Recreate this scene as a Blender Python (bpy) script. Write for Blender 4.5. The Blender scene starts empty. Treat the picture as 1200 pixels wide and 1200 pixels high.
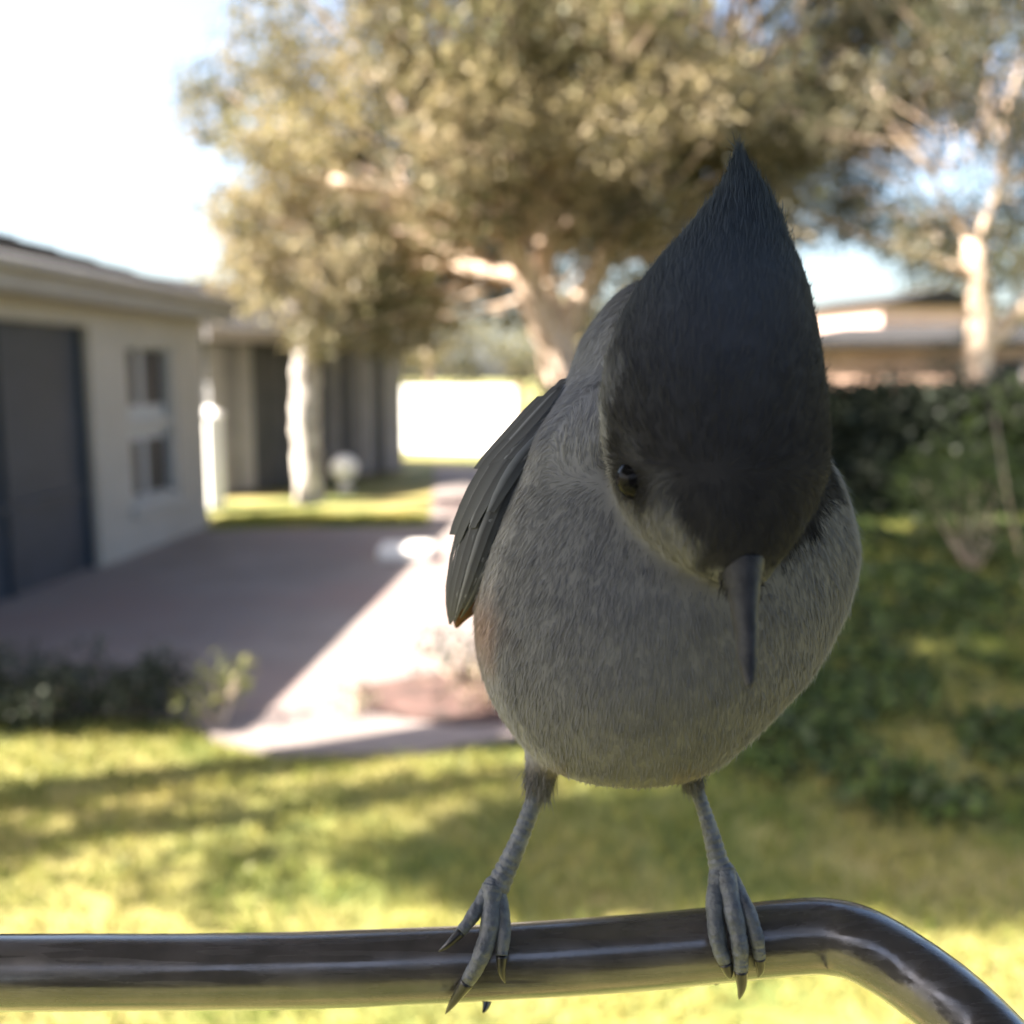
import bpy, bmesh, math, random
import numpy as np
from mathutils import Vector, Matrix, noise

# ------------------------------------------------------------------ camera, sky, sun, exposure
S = bpy.context.scene
C = S.collection
F = 1150.0                       # focal length in pixels of a 1200 px frame
PITCH = math.atan(160 / F)
CH = 1.8
cd = bpy.data.cameras.new('camera'); cam = bpy.data.objects.new('camera', cd); C.objects.link(cam)
cam.location = (0, 0, CH); cam.rotation_euler = (math.pi / 2 - PITCH, 0, 0)
cd.sensor_width = 36; cd.lens = 36 * F / 1200
cd.clip_start = 0.01; cd.clip_end = 600
cd.dof.use_dof = True; cd.dof.focus_distance = 0.135; cd.dof.aperture_fstop = 15.5
S.camera = cam
AZ, EL = math.radians(-102), math.radians(45.5)     # direction towards the sun, from +Y towards +X
w = bpy.data.worlds.new('World'); S.world = w; w.use_nodes = True
wn = w.node_tree.nodes
sky = wn.new('ShaderNodeTexSky'); sky.sky_type = 'NISHITA'; sky.sun_disc = False
sky.sun_elevation = EL; sky.sun_rotation = AZ; sky.dust_density = 3.6; sky.air_density = 1.0; sky.ozone_density = 1.0
w.node_tree.links.new(sky.outputs[0], wn['Background'].inputs[0]); wn['Background'].inputs[1].default_value = 0.066
sl = bpy.data.lights.new('sun', 'SUN'); sl.energy = 5.0; sl.angle = math.radians(0.5); sl.color = (1, .93, .82)
so = bpy.data.objects.new('sun', sl); C.objects.link(so)
sv = Vector((math.sin(AZ) * math.cos(EL), math.cos(AZ) * math.cos(EL), math.sin(EL)))
so.rotation_euler = sv.to_track_quat('Z', 'Y').to_euler()
S.view_settings.view_transform = 'Standard'; S.view_settings.look = 'None'
S.view_settings.exposure = 2.98; S.view_settings.gamma = 1
S.render.engine = 'CYCLES'
S.cycles.max_bounces = 6; S.cycles.use_denoising = True

R = np.random.default_rng(7)
random.seed(7)
FW = Vector((0, math.cos(PITCH), -math.sin(PITCH))); UP = Vector((0, math.sin(PITCH), math.cos(PITCH))); RT = Vector((1, 0, 0))
CAM = Vector((0, 0, CH))
def at(x, y, d):
    """a point of the bird and its perch, from where it stands in the picture and its depth in metres"""
    return CAM + FW * d + RT * ((x - 600) / F * d) - UP * ((y - 600) / F * d)

# ------------------------------------------------------------------ helpers
def tag(o, label=None, cat=None, group=None, kind=None):
    for k, v in (('label', label), ('category', cat), ('group', group), ('kind', kind)):
        if v: o[k] = v
    return o
def empty(name, loc, label, cat, group=None):
    o = bpy.data.objects.new(name, None); C.objects.link(o); o.location = loc
    o.empty_display_size = .2
    return tag(o, label, cat, group)
def link(name, me, mat, parent=None, smooth=False):
    o = bpy.data.objects.new(name, me); C.objects.link(o)
    if mat and not me.materials: me.materials.append(mat)
    if smooth:
        me.polygons.foreach_set('use_smooth', [True] * len(me.polygons))
    if parent:
        o.parent = parent
        p = parent; off = Vector((0, 0, 0))
        while p: off += p.location; p = p.parent
        o.location = -off
    return o
def mesh(name, v, f, mat, parent=None, smooth=False):
    me = bpy.data.meshes.new(name); me.from_pydata([tuple(a) for a in v], [], f); me.update()
    return link(name, me, mat, parent, smooth)
def bmobj(name, bm, mat, parent=None, smooth=False):
    me = bpy.data.meshes.new(name); bm.to_mesh(me); bm.free()
    return link(name, me, mat, parent, smooth)
def box(bm, lo, hi, M=None, bev=0):
    r = bmesh.ops.create_cube(bm, size=1)
    vs = r['verts']
    for v in vs:
        v.co = Vector([lo[i] + (v.co[i] + .5) * (hi[i] - lo[i]) for i in range(3)])
    if bev:
        es = list({e for v in vs for e in v.link_edges})
        r2 = bmesh.ops.bevel(bm, geom=es, offset=bev, segments=2, affect='EDGES', profile=.5)
        vs = list({v for v in r2['verts']} | {v for v in vs if v.is_valid})
    if M is not None:
        for v in vs: v.co = M @ v.co
def boxo(name, lo, hi, mat, parent=None, M=None, bev=0):
    bm = bmesh.new(); box(bm, lo, hi, M, bev); return bmobj(name, bm, mat, parent)
def tube(bm, pts, rad, n=12, cap=True, flat=None):
    pts = [Vector(p) for p in pts]; rings = []; prev = None
    for i, p in enumerate(pts):
        t = (pts[min(i + 1, len(pts) - 1)] - pts[max(i - 1, 0)]).normalized()
        if prev is None:
            a = t.cross(Vector((0, 0, 1)))
            if a.length < .1: a = t.cross(Vector((0, 1, 0)))
        else: a = prev - t * prev.dot(t)
        a.normalize(); prev = a; b = t.cross(a)
        r = rad[i] if hasattr(rad, '__len__') else rad
        rings.append([bm.verts.new(p + (a * math.cos(k * 2 * math.pi / n) + b * math.sin(k * 2 * math.pi / n)) * r) for k in range(n)])
    for A, B in zip(rings, rings[1:]):
        for k in range(n): bm.faces.new((A[k], A[(k + 1) % n], B[(k + 1) % n], B[k]))
    if cap:
        bm.faces.new(rings[0][::-1]); bm.faces.new(rings[-1])
def spline(pts, m=8):
    """Catmull-Rom through rows of numbers"""
    P = np.array(pts, float); P = np.vstack([2 * P[0] - P[1], P, 2 * P[-1] - P[-2]]); out = []
    for i in range(1, len(P) - 2):
        for k in range(m):
            t = k / m
            out.append(.5 * (2 * P[i] + (P[i + 1] - P[i - 1]) * t + (2 * P[i - 1] - 5 * P[i] + 4 * P[i + 1] - P[i + 2]) * t * t
                             + (3 * P[i] - P[i - 1] - 3 * P[i + 1] + P[i + 2]) * t ** 3))
    out.append(P[-2]); return np.array(out)

# ------------------------------------------------------------------ materials
def mat(name, col, rough=.8, col2=None, scale=5, bump=0, bscale=None, metal=0, attr=None, detail=6, spec=.4, coat=0, c3=None, scale3=1):
    m = bpy.data.materials.new(name); m.use_nodes = True; N = m.node_tree; n = N.nodes; L = N.links.new
    b = n['Principled BSDF']; b.inputs['Roughness'].default_value = rough; b.inputs['Metallic'].default_value = metal
    b.inputs['Specular IOR Level'].default_value = spec; b.inputs['Coat Weight'].default_value = coat
    b.inputs['Base Color'].default_value = (*col, 1)
    tc = n.new('ShaderNodeTexCoord'); src = None
    if attr:
        a = n.new('ShaderNodeAttribute'); a.attribute_name = attr; src = a.outputs['Color']; L(src, b.inputs['Base Color'])
    if col2:
        nz = n.new('ShaderNodeTexNoise'); nz.inputs['Scale'].default_value = scale; nz.inputs['Detail'].default_value = detail; nz.inputs['Roughness'].default_value = .65
        L(tc.outputs['Object'], nz.inputs['Vector'])
        cr = n.new('ShaderNodeValToRGB'); cr.color_ramp.elements[0].position = .35; cr.color_ramp.elements[1].position = .65
        cr.color_ramp.elements[0].color = (*col, 1); cr.color_ramp.elements[1].color = (*col2, 1)
        L(nz.outputs[0], cr.inputs[0]); out = cr.outputs[0]
        if c3:
            n3 = n.new('ShaderNodeTexNoise'); n3.inputs['Scale'].default_value = scale3; n3.inputs['Detail'].default_value = 4
            L(tc.outputs['Object'], n3.inputs['Vector'])
            r3 = n.new('ShaderNodeValToRGB'); r3.color_ramp.elements[0].position = .45; r3.color_ramp.elements[1].position = .62
            L(n3.outputs[0], r3.inputs[0]); mx = n.new('ShaderNodeMix'); mx.data_type = 'RGBA'
            L(r3.outputs[0], mx.inputs[0]); L(out, mx.inputs[6]); mx.inputs[7].default_value = (*c3, 1); out = mx.outputs[2]
        L(out, b.inputs['Base Color'])
    if bump:
        nb = n.new('ShaderNodeTexNoise'); nb.inputs['Scale'].default_value = bscale or scale * 4; nb.inputs['Detail'].default_value = 8
        L(tc.outputs['Object'], nb.inputs['Vector'])
        bp = n.new('ShaderNodeBump'); bp.inputs['Strength'].default_value = bump; bp.inputs['Distance'].default_value = .5 / (bscale or scale * 4)
        L(nb.outputs[0], bp.inputs['Height']); L(bp.outputs[0], b.inputs['Normal'])
    return m
def leafmat(name, trans=.35):
    m = bpy.data.materials.new(name); m.use_nodes = True; N = m.node_tree; n = N.nodes; L = N.links.new
    n.remove(n['Principled BSDF']); a = n.new('ShaderNodeAttribute'); a.attribute_name = 'tint'
    d = n.new('ShaderNodeBsdfDiffuse'); t = n.new('ShaderNodeBsdfTranslucent'); g = n.new('ShaderNodeBsdfGlossy'); g.inputs['Roughness'].default_value = .45
    g.inputs['Color'].default_value = (.8, .8, .8, 1)
    mx = n.new('ShaderNodeMixShader'); mx.inputs[0].default_value = trans; m2 = n.new('ShaderNodeMixShader'); m2.inputs[0].default_value = .015
    L(a.outputs['Color'], d.inputs[0]); L(a.outputs['Color'], t.inputs[0]); L(d.outputs[0], mx.inputs[1]); L(t.outputs[0], mx.inputs[2])
    L(mx.outputs[0], m2.inputs[1]); L(g.outputs[0], m2.inputs[2]); L(m2.outputs[0], n['Material Output'].inputs[0])
    return m
M = dict(
    grass=mat('lawn', (.05, .075, .015), .95, (.17, .16, .04), 2.2, .6, 60, c3=(.22, .18, .06), scale3=.9),
    concrete=mat('concrete', (.145, .118, .108), .9, (.19, .16, .148), 1.4, .25, 40, c3=(.17, .125, .115), scale3=.5),
    mulch=mat('mulch', (.035, .022, .018), .95, (.11, .06, .05), 9, .8, 50),
    stucco=mat('stucco', (.30, .27, .235), .92, (.345, .31, .275), 1.2, .35, 90),
    stucco_brown=mat('tan_stucco', (.46, .30, .23), .92, (.58, .39, .30), 1.5, .3, 60),
    pink=mat('pink_stucco', (.5, .34, .30), .92, (.58, .42, .38), 1.5, .3, 60),
    shingle=mat('roof_shingle', (.024, .023, .023), .95, (.042, .039, .038), 7, .4, 60, spec=.08),
    fascia=mat('white_trim', (.25, .23, .225), .7, (.29, .27, .265), 3),
    brown_trim=mat('brown_trim', (.20, .12, .08), .7, (.26, .16, .1), 3),
    screen=mat('dark_screen', (.022, .028, .038), .6, (.035, .04, .052), 2),
    frame=mat('window_frame', (.30, .29, .28), .6),
    glass=mat('window_glass', (.03, .033, .038), .45, spec=.08),
    blind=mat('blind_white', (.36, .35, .35), .7),
    white=mat('white_vinyl', (.78, .76, .74), .45),
    panel_a=mat('grey_board', (.15, .145, .15), .8, (.19, .185, .19), 3, .2, 40),
    panel_b=mat('dark_board', (.045, .05, .055), .8, (.07, .07, .075), 3, .2, 40),
    panel_c=mat('pale_board', (.24, .235, .24), .8, (.28, .27, .27), 3, .2, 40),
    bark=mat('bark', (.36, .25, .18), .95, (.66, .52, .41), 7, 1.0, 22),
    pale_bark=mat('pale_bark', (.22, .19, .17), .95, (.62, .57, .52), 5, 1.0, 18),
    leaf=leafmat('leaf'), leafthick=leafmat('shrub_leaf', .25), blade=leafmat('grass_blade', .3),
    rod=mat('painted_rod', (.045, .043, .047), .2, (.075, .07, .075), 150, .07, 900, metal=.3, spec=.7, coat=.5),
    housing=mat('feeder_plastic', (.02, .02, .022), .6, (.026, .026, .028), 20),
    plum=mat('plumage', (.2, .2, .2), .95, attr='plumage', spec=.1),
    skin=mat('leg_skin', (.030, .037, .052), .5, (.085, .098, .125), 420, .8, 900, spec=.5),
    claw=mat('claw', (.012, .012, .014), .3), bill=mat('bill', (.014, .015, .018), .62, (.028, .029, .034), 300, .4, 700, spec=.25),
    eye=mat('eye', (.004, .004, .005), .1, spec=.06),
    stone=mat('pale_stone', (.55, .52, .49), .85, (.66, .62, .58), 5, .4, 40),
)

_m = M['rod'].node_tree; _n = _m.nodes; _tc = _n.new('ShaderNodeTexCoord'); _mp = _n.new('ShaderNodeMapping'); _mp.inputs['Scale'].default_value = (60, 700, 700)
_nz = _n.new('ShaderNodeTexNoise'); _nz.inputs['Scale'].default_value = 1.0; _nz.inputs['Detail'].default_value = 8; _mr = _n.new('ShaderNodeMapRange')
_mr.inputs['From Min'].default_value = .35; _mr.inputs['From Max'].default_value = .7; _mr.inputs['To Min'].default_value = .12; _mr.inputs['To Max'].default_value = .42
_m.links.new(_tc.outputs['Object'], _mp.inputs[0]); _m.links.new(_mp.outputs[0], _nz.inputs['Vector']); _m.links.new(_nz.outputs[0], _mr.inputs['Value'])
_m.links.new(_mr.outputs[0], _n['Principled BSDF'].inputs['Roughness']); _m.links.new(_mr.outputs[0], _n['Principled BSDF'].inputs['Coat Roughness'])

# ------------------------------------------------------------------ the ground
def grid_ground():
    xs = np.concatenate([np.linspace(-260, -14, 24), np.arange(-13, 13.01, .16), np.linspace(14, 260, 24)])
    ys = np.concatenate([np.linspace(-260, -8, 20), np.arange(-7, 1.9, .5), np.arange(2, 20, .16), np.linspace(20.5, 420, 50)])
    X, Y = np.meshgrid(xs, ys); v = []
    for x, y in zip(X.ravel(), Y.ravel()):
        z = 0.03 * noise.noise(Vector((x * .9, y * .9, 0))) if abs(x) < 13 and 1 < y < 20 else 0
        v.append((x, y, z - .02))
    nx, ny = len(xs), len(ys)
    f = [(j * nx + i, j * nx + i + 1, (j + 1) * nx + i + 1, (j + 1) * nx + i) for j in range(ny - 1) for i in range(nx - 1)]
    return mesh('lawn', v, f, M['grass'], smooth=True)
tag(grid_ground(), kind='structure')
def slab(name, poly, z, m, thick=.12):
    n = len(poly); v = [(x, y, z) for x, y in poly] + [(x, y, z - thick) for x, y in poly]
    f = [tuple(range(n))] + [(i, i + n, (i + 1) % n + n, (i + 1) % n) for i in range(n)]
    return tag(mesh(name, v, f, m), kind='structure')
drive = [(-5.2, 5.2), (-2.6, 5.1), (-1.75, 4.98), (-1.5, 4.72), (-1.1, 4.5), (-.45, 4.52), (0, 4.7), (.3, 4.95), (.35, 8), (.2, 11), (-.2, 16), (-.6, 19.5), (-1.55, 19.5), (-1.35, 17), (-1.0, 11.6), (-3.4, 11.35), (-5.2, 11.4)]
slab('driveway', drive, .014, M['concrete'])
bedp = [(-.85, 5.15), (-.6, 4.95), (-.3, 4.85), (0.1, 4.9), (.5, 5.1), (.6, 6.1), (.1, 6.0), (-.4, 5.75), (-.9, 5.45)]
slab('mulch_bed', bedp, .035, M['mulch'], .06)
def inpoly(x, y, P):
    c = False; j = len(P) - 1
    for i in range(len(P)):
        if (P[i][1] > y) != (P[j][1] > y) and x < (P[j][0] - P[i][0]) * (y - P[i][1]) / (P[j][1] - P[i][1]) + P[i][0]: c = not c
        j = i
    return c

# ------------------------------------------------------------------ leaf clouds (numpy)
def cards(name, P, Dr, Ln, Wd, cols, m, parent=None, Nn=None):
    """pointed leaves: root, direction, length, width -> one mesh of 4-vertex leaves bent along the midrib"""
    n = len(P); rnd = R.normal(size=(n, 3)) if Nn is None else Nn
    s = np.cross(Dr, rnd); s /= np.linalg.norm(s, axis=1)[:, None] + 1e-9
    nn = np.cross(s, Dr)
    Ln = Ln[:, None]; Wd = Wd[:, None]
    v = np.stack([P, P + Dr * Ln * .45 + s * Wd * .5 + nn * Ln * .08, P + Dr * Ln, P + Dr * Ln * .45 - s * Wd * .5 + nn * Ln * .08], 1).reshape(-1, 3)
    me = bpy.data.meshes.new(name); me.vertices.add(4 * n); me.vertices.foreach_set('co', v.ravel())
    b = np.arange(n)[:, None] * 4
    me.loops.add(4 * n); me.loops.foreach_set('vertex_index', (b + np.array([0, 1, 2, 3])).ravel())
    me.polygons.add(n); me.polygons.foreach_set('loop_start', np.arange(0, 4 * n, 4)); me.polygons.foreach_set('loop_total', np.full(n, 4))
    a = me.color_attributes.new('tint' if m.name != 'plumage' else 'plumage', 'FLOAT_COLOR', 'POINT')
    a.data.foreach_set('color', np.repeat(np.c_[cols, np.ones(n)], 4, 0).ravel()); me.update()
    return link(name, me, m, parent)
PAL_OAK = np.array([(.085, .085, .042), (.14, .14, .06), (.24, .20, .095), (.30, .24, .13), (.34, .27, .17), (.12, .115, .085)])
PAL_GREEN = np.array([(.03, .045, .014), (.045, .065, .02), (.075, .10, .025), (.035, .045, .02)])
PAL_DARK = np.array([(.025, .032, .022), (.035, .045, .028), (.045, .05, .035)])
def unit(n):
    d = R.normal(size=(n, 3)); return d / np.linalg.norm(d, axis=1)[:, None]
def foliage(name, clumps, per, size, pal, parent, m=None, droop=.25, clumpvar=True):
    Ps, Ds, Cs = [], [], []
    for (c, r) in clumps:
        k = int(per * (r[0] * r[1] * r[2]) ** (2 / 3) if hasattr(r, '__len__') else per * r * r)
        rr = np.array(r if hasattr(r, '__len__') else (r, r, r * .75))
        d = unit(k); rad = R.uniform(.35, 1.08, k) ** .6
        # lumpy shell
        ph = R.uniform(0, 6, 3); lump = 1 + .22 * np.sin(5 * d[:, 0] + ph[0]) * np.sin(5 * d[:, 1] + ph[1]) + .15 * np.sin(9 * d[:, 2] + ph[2])
        Ps.append(np.array(c) + d * rad[:, None] * rr * lump[:, None])
        dd = d * .6 + unit(k) * .8; dd[:, 2] -= droop; Ds.append(dd / np.linalg.norm(dd, axis=1)[:, None])
        base = pal[R.integers(len(pal))] if clumpvar else pal.mean(0)
        Cs.append(np.clip((.55 * base + .45 * pal[R.integers(len(pal), size=k)]) * R.uniform(.75, 1.3, (k, 1)), .01, .4))
    P, D, Q = np.concatenate(Ps), np.concatenate(Ds), np.concatenate(Cs); n = len(P)
    return cards(name, P, D, R.uniform(.7, 1.3, n) * size, R.uniform(.35, .6, n) * size, Q, m or M['leaf'], parent)

def wob(a, b, n, amt, sag=0):
    a, b = Vector(a), Vector(b); out = []
    for i in range(n + 1):
        t = i / n; p = a.lerp(b, t) + Vector((random.gauss(0, amt), random.gauss(0, amt), random.gauss(0, amt * .5))) * math.sin(math.pi * t)
        p.z -= sag * math.sin(math.pi * t); out.append(p)
    return out
def limb(name, a, b, r0, r1, m, parent, amt=.12, n=9, sides=10, sag=0):
    bm = bmesh.new(); pts = spline([tuple(p) for p in wob(a, b, n // 2, amt, sag)], 4)
    k = len(pts); tube(bm, pts, [r0 + (r1 - r0) * i / (k - 1) for i in range(k)], sides)
    for v in bm.verts: v.co += noise.noise_vector(v.co * 4) * r0 * .25
    return bmobj(name, bm, m, parent, True)

# ------------------------------------------------------------------ houses
def wall_frame(p, q):
    """matrix: x along the wall from p to q, y into the building, z up"""
    p, q = Vector((*p, 0)), Vector((*q, 0)); x = (q - p).normalized(); z = Vector((0, 0, 1)); y = z.cross(x)
    return Matrix((( x.x, y.x, z.x, p.x), (x.y, y.y, z.y, p.y), (x.z, y.z, z.z, 0), (0, 0, 0, 1))), (q - p).length
house = empty('house', (-4, 8, 0), 'grey stucco house in shade at left with a dark screened opening and low shingle roof', 'house')
W, L = wall_frame((-4.25, 4.55), (-3.62, 11.6))   # local x runs away from the camera, -? side faces the drive
# the drive is on the right of the wall: building lies on the left, which is +y locally (z cross x = left)
T = .2; H = 2.42
ox0, ox1 = .7, 4.52          # screened opening
wx0, wx1, wz0, wz1 = 5.2, 6.3, .48, 2.16
def pieces(W, segs, m, parent, name='wall'):
    bm = bmesh.new()
    for lo, hi in segs: box(bm, lo, hi, W)
    return bmobj(name, bm, m, parent)
pieces(W, [((0, 0, 0), (ox0, T, H)), ((ox0, 0, 2.24), (ox1, T, H)), ((ox1, 0, 0), (wx0, T, H)), ((wx0, 0, 0), (wx1, T, wz0)), ((wx0, 0, wz1), (wx1, T, H)), ((wx1, 0, 0), (L, T, H)),
           ((L - T, T, 0), (L, 7, H)), ((0, T, 0), (T, 7, H)), ((T, 6.8, 0), (L - T, 7, H))], M['stucco'], house)
sc = bmesh.new(); box(sc, (ox0, .10, 0.02), (ox1, .115, 2.24), W)
scr = bmobj('screen_panel', sc, M['screen'], house)
for x in np.linspace(ox0 + .02, ox1 - .06, 4): boxo('mullion', (x, .05, .02), (x + .045, .099, 2.24), M['screen'], house, W)
boxo('kick_rail', (ox0 + .07, .06, .72), (ox1 - .07, .098, .77), M['screen'], house, W)
win = boxo('window', (wx0, .11, wz0), (wx1, .13, wz1), M['blind'], house, W)
fr = bmesh.new()
for lo, hi in [((wx0, .02, wz0), (wx0 + .07, .105, wz1)), ((wx1 - .07, .02, wz0), (wx1, .105, wz1)), ((wx0 + .07, .02, wz1 - .07), (wx1 - .07, .105, wz1)),
               ((wx0 + .07, .02, wz0), (wx1 - .07, .105, wz0 + .07)), ((wx0 + .07, .03, 1.27), (wx1 - .07, .104, 1.36))]: box(fr, lo, hi, W)
bmobj('frame', fr, M['frame'], win)
boxo('sill', (wx0 - .06, -.06, wz0 - .07), (wx1 + .06, .02, wz0 - .003), M['frame'], win, W)
for (a, b) in ((wx0 + .09, wx0 + .42), (wx0 + .58, wx1 - .11)):
    for (c, d) in ((wz0 + .1, 1.14), (1.5, wz1 - .1)):
        boxo('pane', (a, .092, c), (b, .108, d), M['glass'], win, W)
boxo('window', (6.55, .0, .0), (6.56, .0, .0), M['frame']) if False else None
# hip roof over the house
ov = .3; x0, x1, y0, y1 = -ov, L + ov, -ov, 7 + ov; rz = H + 1.2
rv = [(x0, y0, H), (x1, y0, H), (x1, y1, H), (x0, y1, H), (x0 + 3.9, (y0 + y1) / 2, rz), (x1 - 3.9, (y0 + y1) / 2, rz)]
def lift(v, dz): return [(a, b, c + dz) for a, b, c in v]
rvw = [W @ Vector(v) for v in lift(rv, .25)]
roof = mesh('roof', rvw, [(0, 1, 5, 4), (1, 2, 5), (2, 3, 4, 5), (3, 0, 4)], M['shingle'], house)
soff = bmesh.new(); box(soff, (x0 + .03, y0 + .03, H + .002), (x1 - .03, y1 - .03, H + .03), W); bmobj('soffit', soff, M['fascia'], roof)
fs = bmesh.new()
box(fs, (x0, y0, H + .03), (x1, y0 + .03, H + .245), W); box(fs, (x1 - .03, y0 + .03, H + .03), (x1, y1, H + .245), W); box(fs, (x0, y0 + .03, H + .03), (x0 + .03, y1, H + .245), W)
bmobj('fascia', fs, M['fascia'], roof)
gt = bmesh.new(); tube(gt, [W @ Vector((x0, y0 - .06, H + .20)), W @ Vector((x1, y0 - .06, H + .20))], .055, 10); bmobj('gutter', gt, M['fascia'], roof, True)
# shingle courses on the slope facing the drive
sb = bmesh.new()
n_c = 14
for i in range(n_c):
    a = i / n_c; b = (i + 1) / n_c
    A = Vector(lift(rv, .25)[0]).lerp(Vector(lift(rv, .25)[4]), a); B = Vector(lift(rv, .25)[1]).lerp(Vector(lift(rv, .25)[5]), a)
    A2 = Vector(lift(rv, .25)[0]).lerp(Vector(lift(rv, .25)[4]), b); B2 = Vector(lift(rv, .25)[1]).lerp(Vector(lift(rv, .25)[5]), b)
    up = Vector((0, 0, .03)); up2 = Vector((0, 0, .008))
    vs = [sb.verts.new(W @ p) for p in (A + up2, B + up2, B + up, A + up, A2 + up2, B2 + up2)]
    sb.faces.new((vs[0], vs[1], vs[2], vs[3])); sb.faces.new((vs[3], vs[2], vs[5], vs[4]))
tag(bmobj('shingle_course', sb, M['shingle'], roof), kind='stuff')

# neighbour's board building in the middle distance
nb = empty('shed', (-3.2, 16.5, 0), 'dark board-sided outbuilding in shade behind the pale tree trunk', 'shed')
W2, L2 = wall_frame((-4.45, 14.5), (-2.05, 18.6))
boxo('wall', (0, .06, 0), (L2, 5, 2.3), M['panel_b'], nb, W2)
seq = ['c', 'a', 'c', 'b', 'b', 'b', 'b', 'a', 'b', 'a', 'b', 'a', 'c', 'b', 'c', 'c']
pw = L2 / len(seq)
for i, k in enumerate(seq):
    boxo('board', (i * pw + .01, 0.0 + .012 * (i % 2), .04), ((i + 1) * pw - .015, .057, 2.28), M['panel_' + k], nb, W2)
nr = bmesh.new()
rr = [(-.4, -.45, 2.3), (L2 + .4, -.45, 2.3), (L2 + .4, 5.4, 2.3), (-.4, 5.4, 2.3), (-.4, 2.5, 3.3), (L2 + .4, 2.5, 3.3)]
vv = [nr.verts.new(W2 @ Vector((a, b, c + .14))) for a, b, c in rr] + [nr.verts.new(W2 @ Vector(p)) for p in rr[:4]]
for f in ((0, 1, 5, 4), (2, 3, 4, 5), (0, 4, 3), (1, 2, 5), (6, 7, 1, 0), (7, 8, 2, 1), (9, 6, 0, 3), (8, 9, 3, 2), (9, 8, 7, 6)): nr.faces.new([vv[i] for i in f])
bmobj('roof', nr, M['shingle'], nb)
boxo('fascia', (-.42, -.48, 2.29), (L2 + .42, -.452, 2.46), M['fascia'], nb, W2)

# white vinyl fence in full sun
fe = empty('fence', (-1.2, 23.2, 0), 'bright white board fence in full sun beyond the dark outbuilding', 'fence')
W3, L3 = wall_frame((-2.75, 23.9), (.1, 22.6))
nbd = 16; bw = L3 / nbd
bmd = bpy.data.meshes.new('board')
bmx = bmesh.new(); box(bmx, (0, 0, .05), (bw - .012, .03, 1.45), None); bmx.to_mesh(bmd); bmx.free(); bmd.materials.append(M['white'])
for i in range(nbd):
    o = bpy.data.objects.new('board', bmd); C.objects.link(o); o.parent = fe
    o.matrix_world = Matrix.Translation((0, 0, 0)); o.matrix_basis = Matrix.Translation(-fe.location) @ W3 @ Matrix.Translation((i * bw, 0, .0))
boxo('rail', (0, -.03, 1.45), (L3, .06, 1.54), M['white'], fe, W3)
boxo('rail', (0, -.03, .0), (L3, .06, .05), M['white'], fe, W3)
for x in (-.1, L3 - .02): boxo('post', (x, -.04, 0), (x + .12, .08, 1.6), M['white'] if x < 0 else M['brown_trim'], fe, W3)

# white gate post in the gap beside the house
po = empty('gate_post', (-4.12, 13.4, 0), 'tall narrow white post in the sun beside the corner of the grey house', 'post')
boxo('shaft', (-.12, -.12, 0), (.12, .12, 1.24), M['white'], po, Matrix.Translation((-4.12, 13.4, 0)) @ Matrix.Rotation(math.radians(-35), 4, 'Z'), bev=.015)
cp = bmesh.new(); box(cp, (-4.27, 13.25, 1.24), (-3.97, 13.55, 1.29)); bmesh.ops.create_cone(cp, segments=4, radius1=.19, radius2=.01, depth=.1, matrix=Matrix.Translation((-4.12, 13.4, 1.34)) @ Matrix.Rotation(math.pi / 4, 4, 'Z'), cap_ends=True); bmobj('cap', cp, M['white'], po)

# white garden globe
gl = empty('garden_globe', (-2.62, 15.3, 0), 'round white garden globe on a short foot right of the pale tree trunk', 'garden ornament')
bm = bmesh.new(); bmesh.ops.create_uvsphere(bm, u_segments=28, v_segments=16, radius=.21, matrix=Matrix.Translation((-2.62, 15.3, .36))); bmobj('ball', bm, M['white'], gl, True)
bm = bmesh.new(); tube(bm, [(-2.62, 15.3, 0), (-2.62, 15.3, .05), (-2.62, 15.3, .08), (-2.62, 15.3, .16), (-2.62, 15.3, .19)], [.14, .13, .07, .06, .10], 16); bmobj('foot', bm, M['stone'], gl, True)

# low pale block added to stand for a patch of sun on the drive
st = boxo('sun_patch_block', (-1.30, 9.3, .015), (-.78, 9.75, .15), M['stone'], bev=.03)
tag(st, 'low pale block added for a patch of sun at the edge of the house shadow', 'stone block')

# right-hand house under the trees
rh = empty('house', (8.6, 22, 0), 'low tan house with dark roof and a sunlit patch of wall behind the right hedge', 'house')
W4, L4 = wall_frame((6.2, 22.2), (12.6, 20.2))
pieces(W4, [((0, 0, 0), (L4, .2, 2.4)), ((0, .2, 0), (.2, 6, 2.4)), ((L4 - .2, .2, 0), (L4, 6, 2.4))], M['stucco_brown'], rh)
r4 = [(-.5, -.3, 2.4), (L4 + .5, -.3, 2.4), (L4 + .5, 6.5, 2.4), (-.5, 6.5, 2.4), (1.2, 3, 2.85), (L4 - 1.2, 3, 2.85)]
bm = bmesh.new(); vv = [bm.verts.new(W4 @ Vector((a, b, c + .15))) for a, b, c in r4] + [bm.verts.new(W4 @ Vector((a, b, c))) for a, b, c in r4[:4]]
for f in ((0, 1, 5, 4), (1, 2, 5), (2, 3, 4, 5), (3, 0, 4), (6, 7, 1, 0), (7, 8, 2, 1), (9, 6, 0, 3), (9, 8, 7, 6)): bm.faces.new([vv[i] for i in f])
bmobj('roof', bm, M['shingle'], rh)
w5 = boxo('window', (3.6, -.03, 1.0), (4.7, -.002, 2.1), M['glass'], rh, W4)
boxo('frame', (3.52, -.05, .92), (3.6, -.001, 2.18), M['fascia'], w5, W4); boxo('frame', (4.7, -.05, .92), (4.78, -.001, 2.18), M['fascia'], w5, W4)
fh = empty('house', (11.5, 34, 0), 'distant pink house end showing above the tan house roof', 'house')
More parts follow.
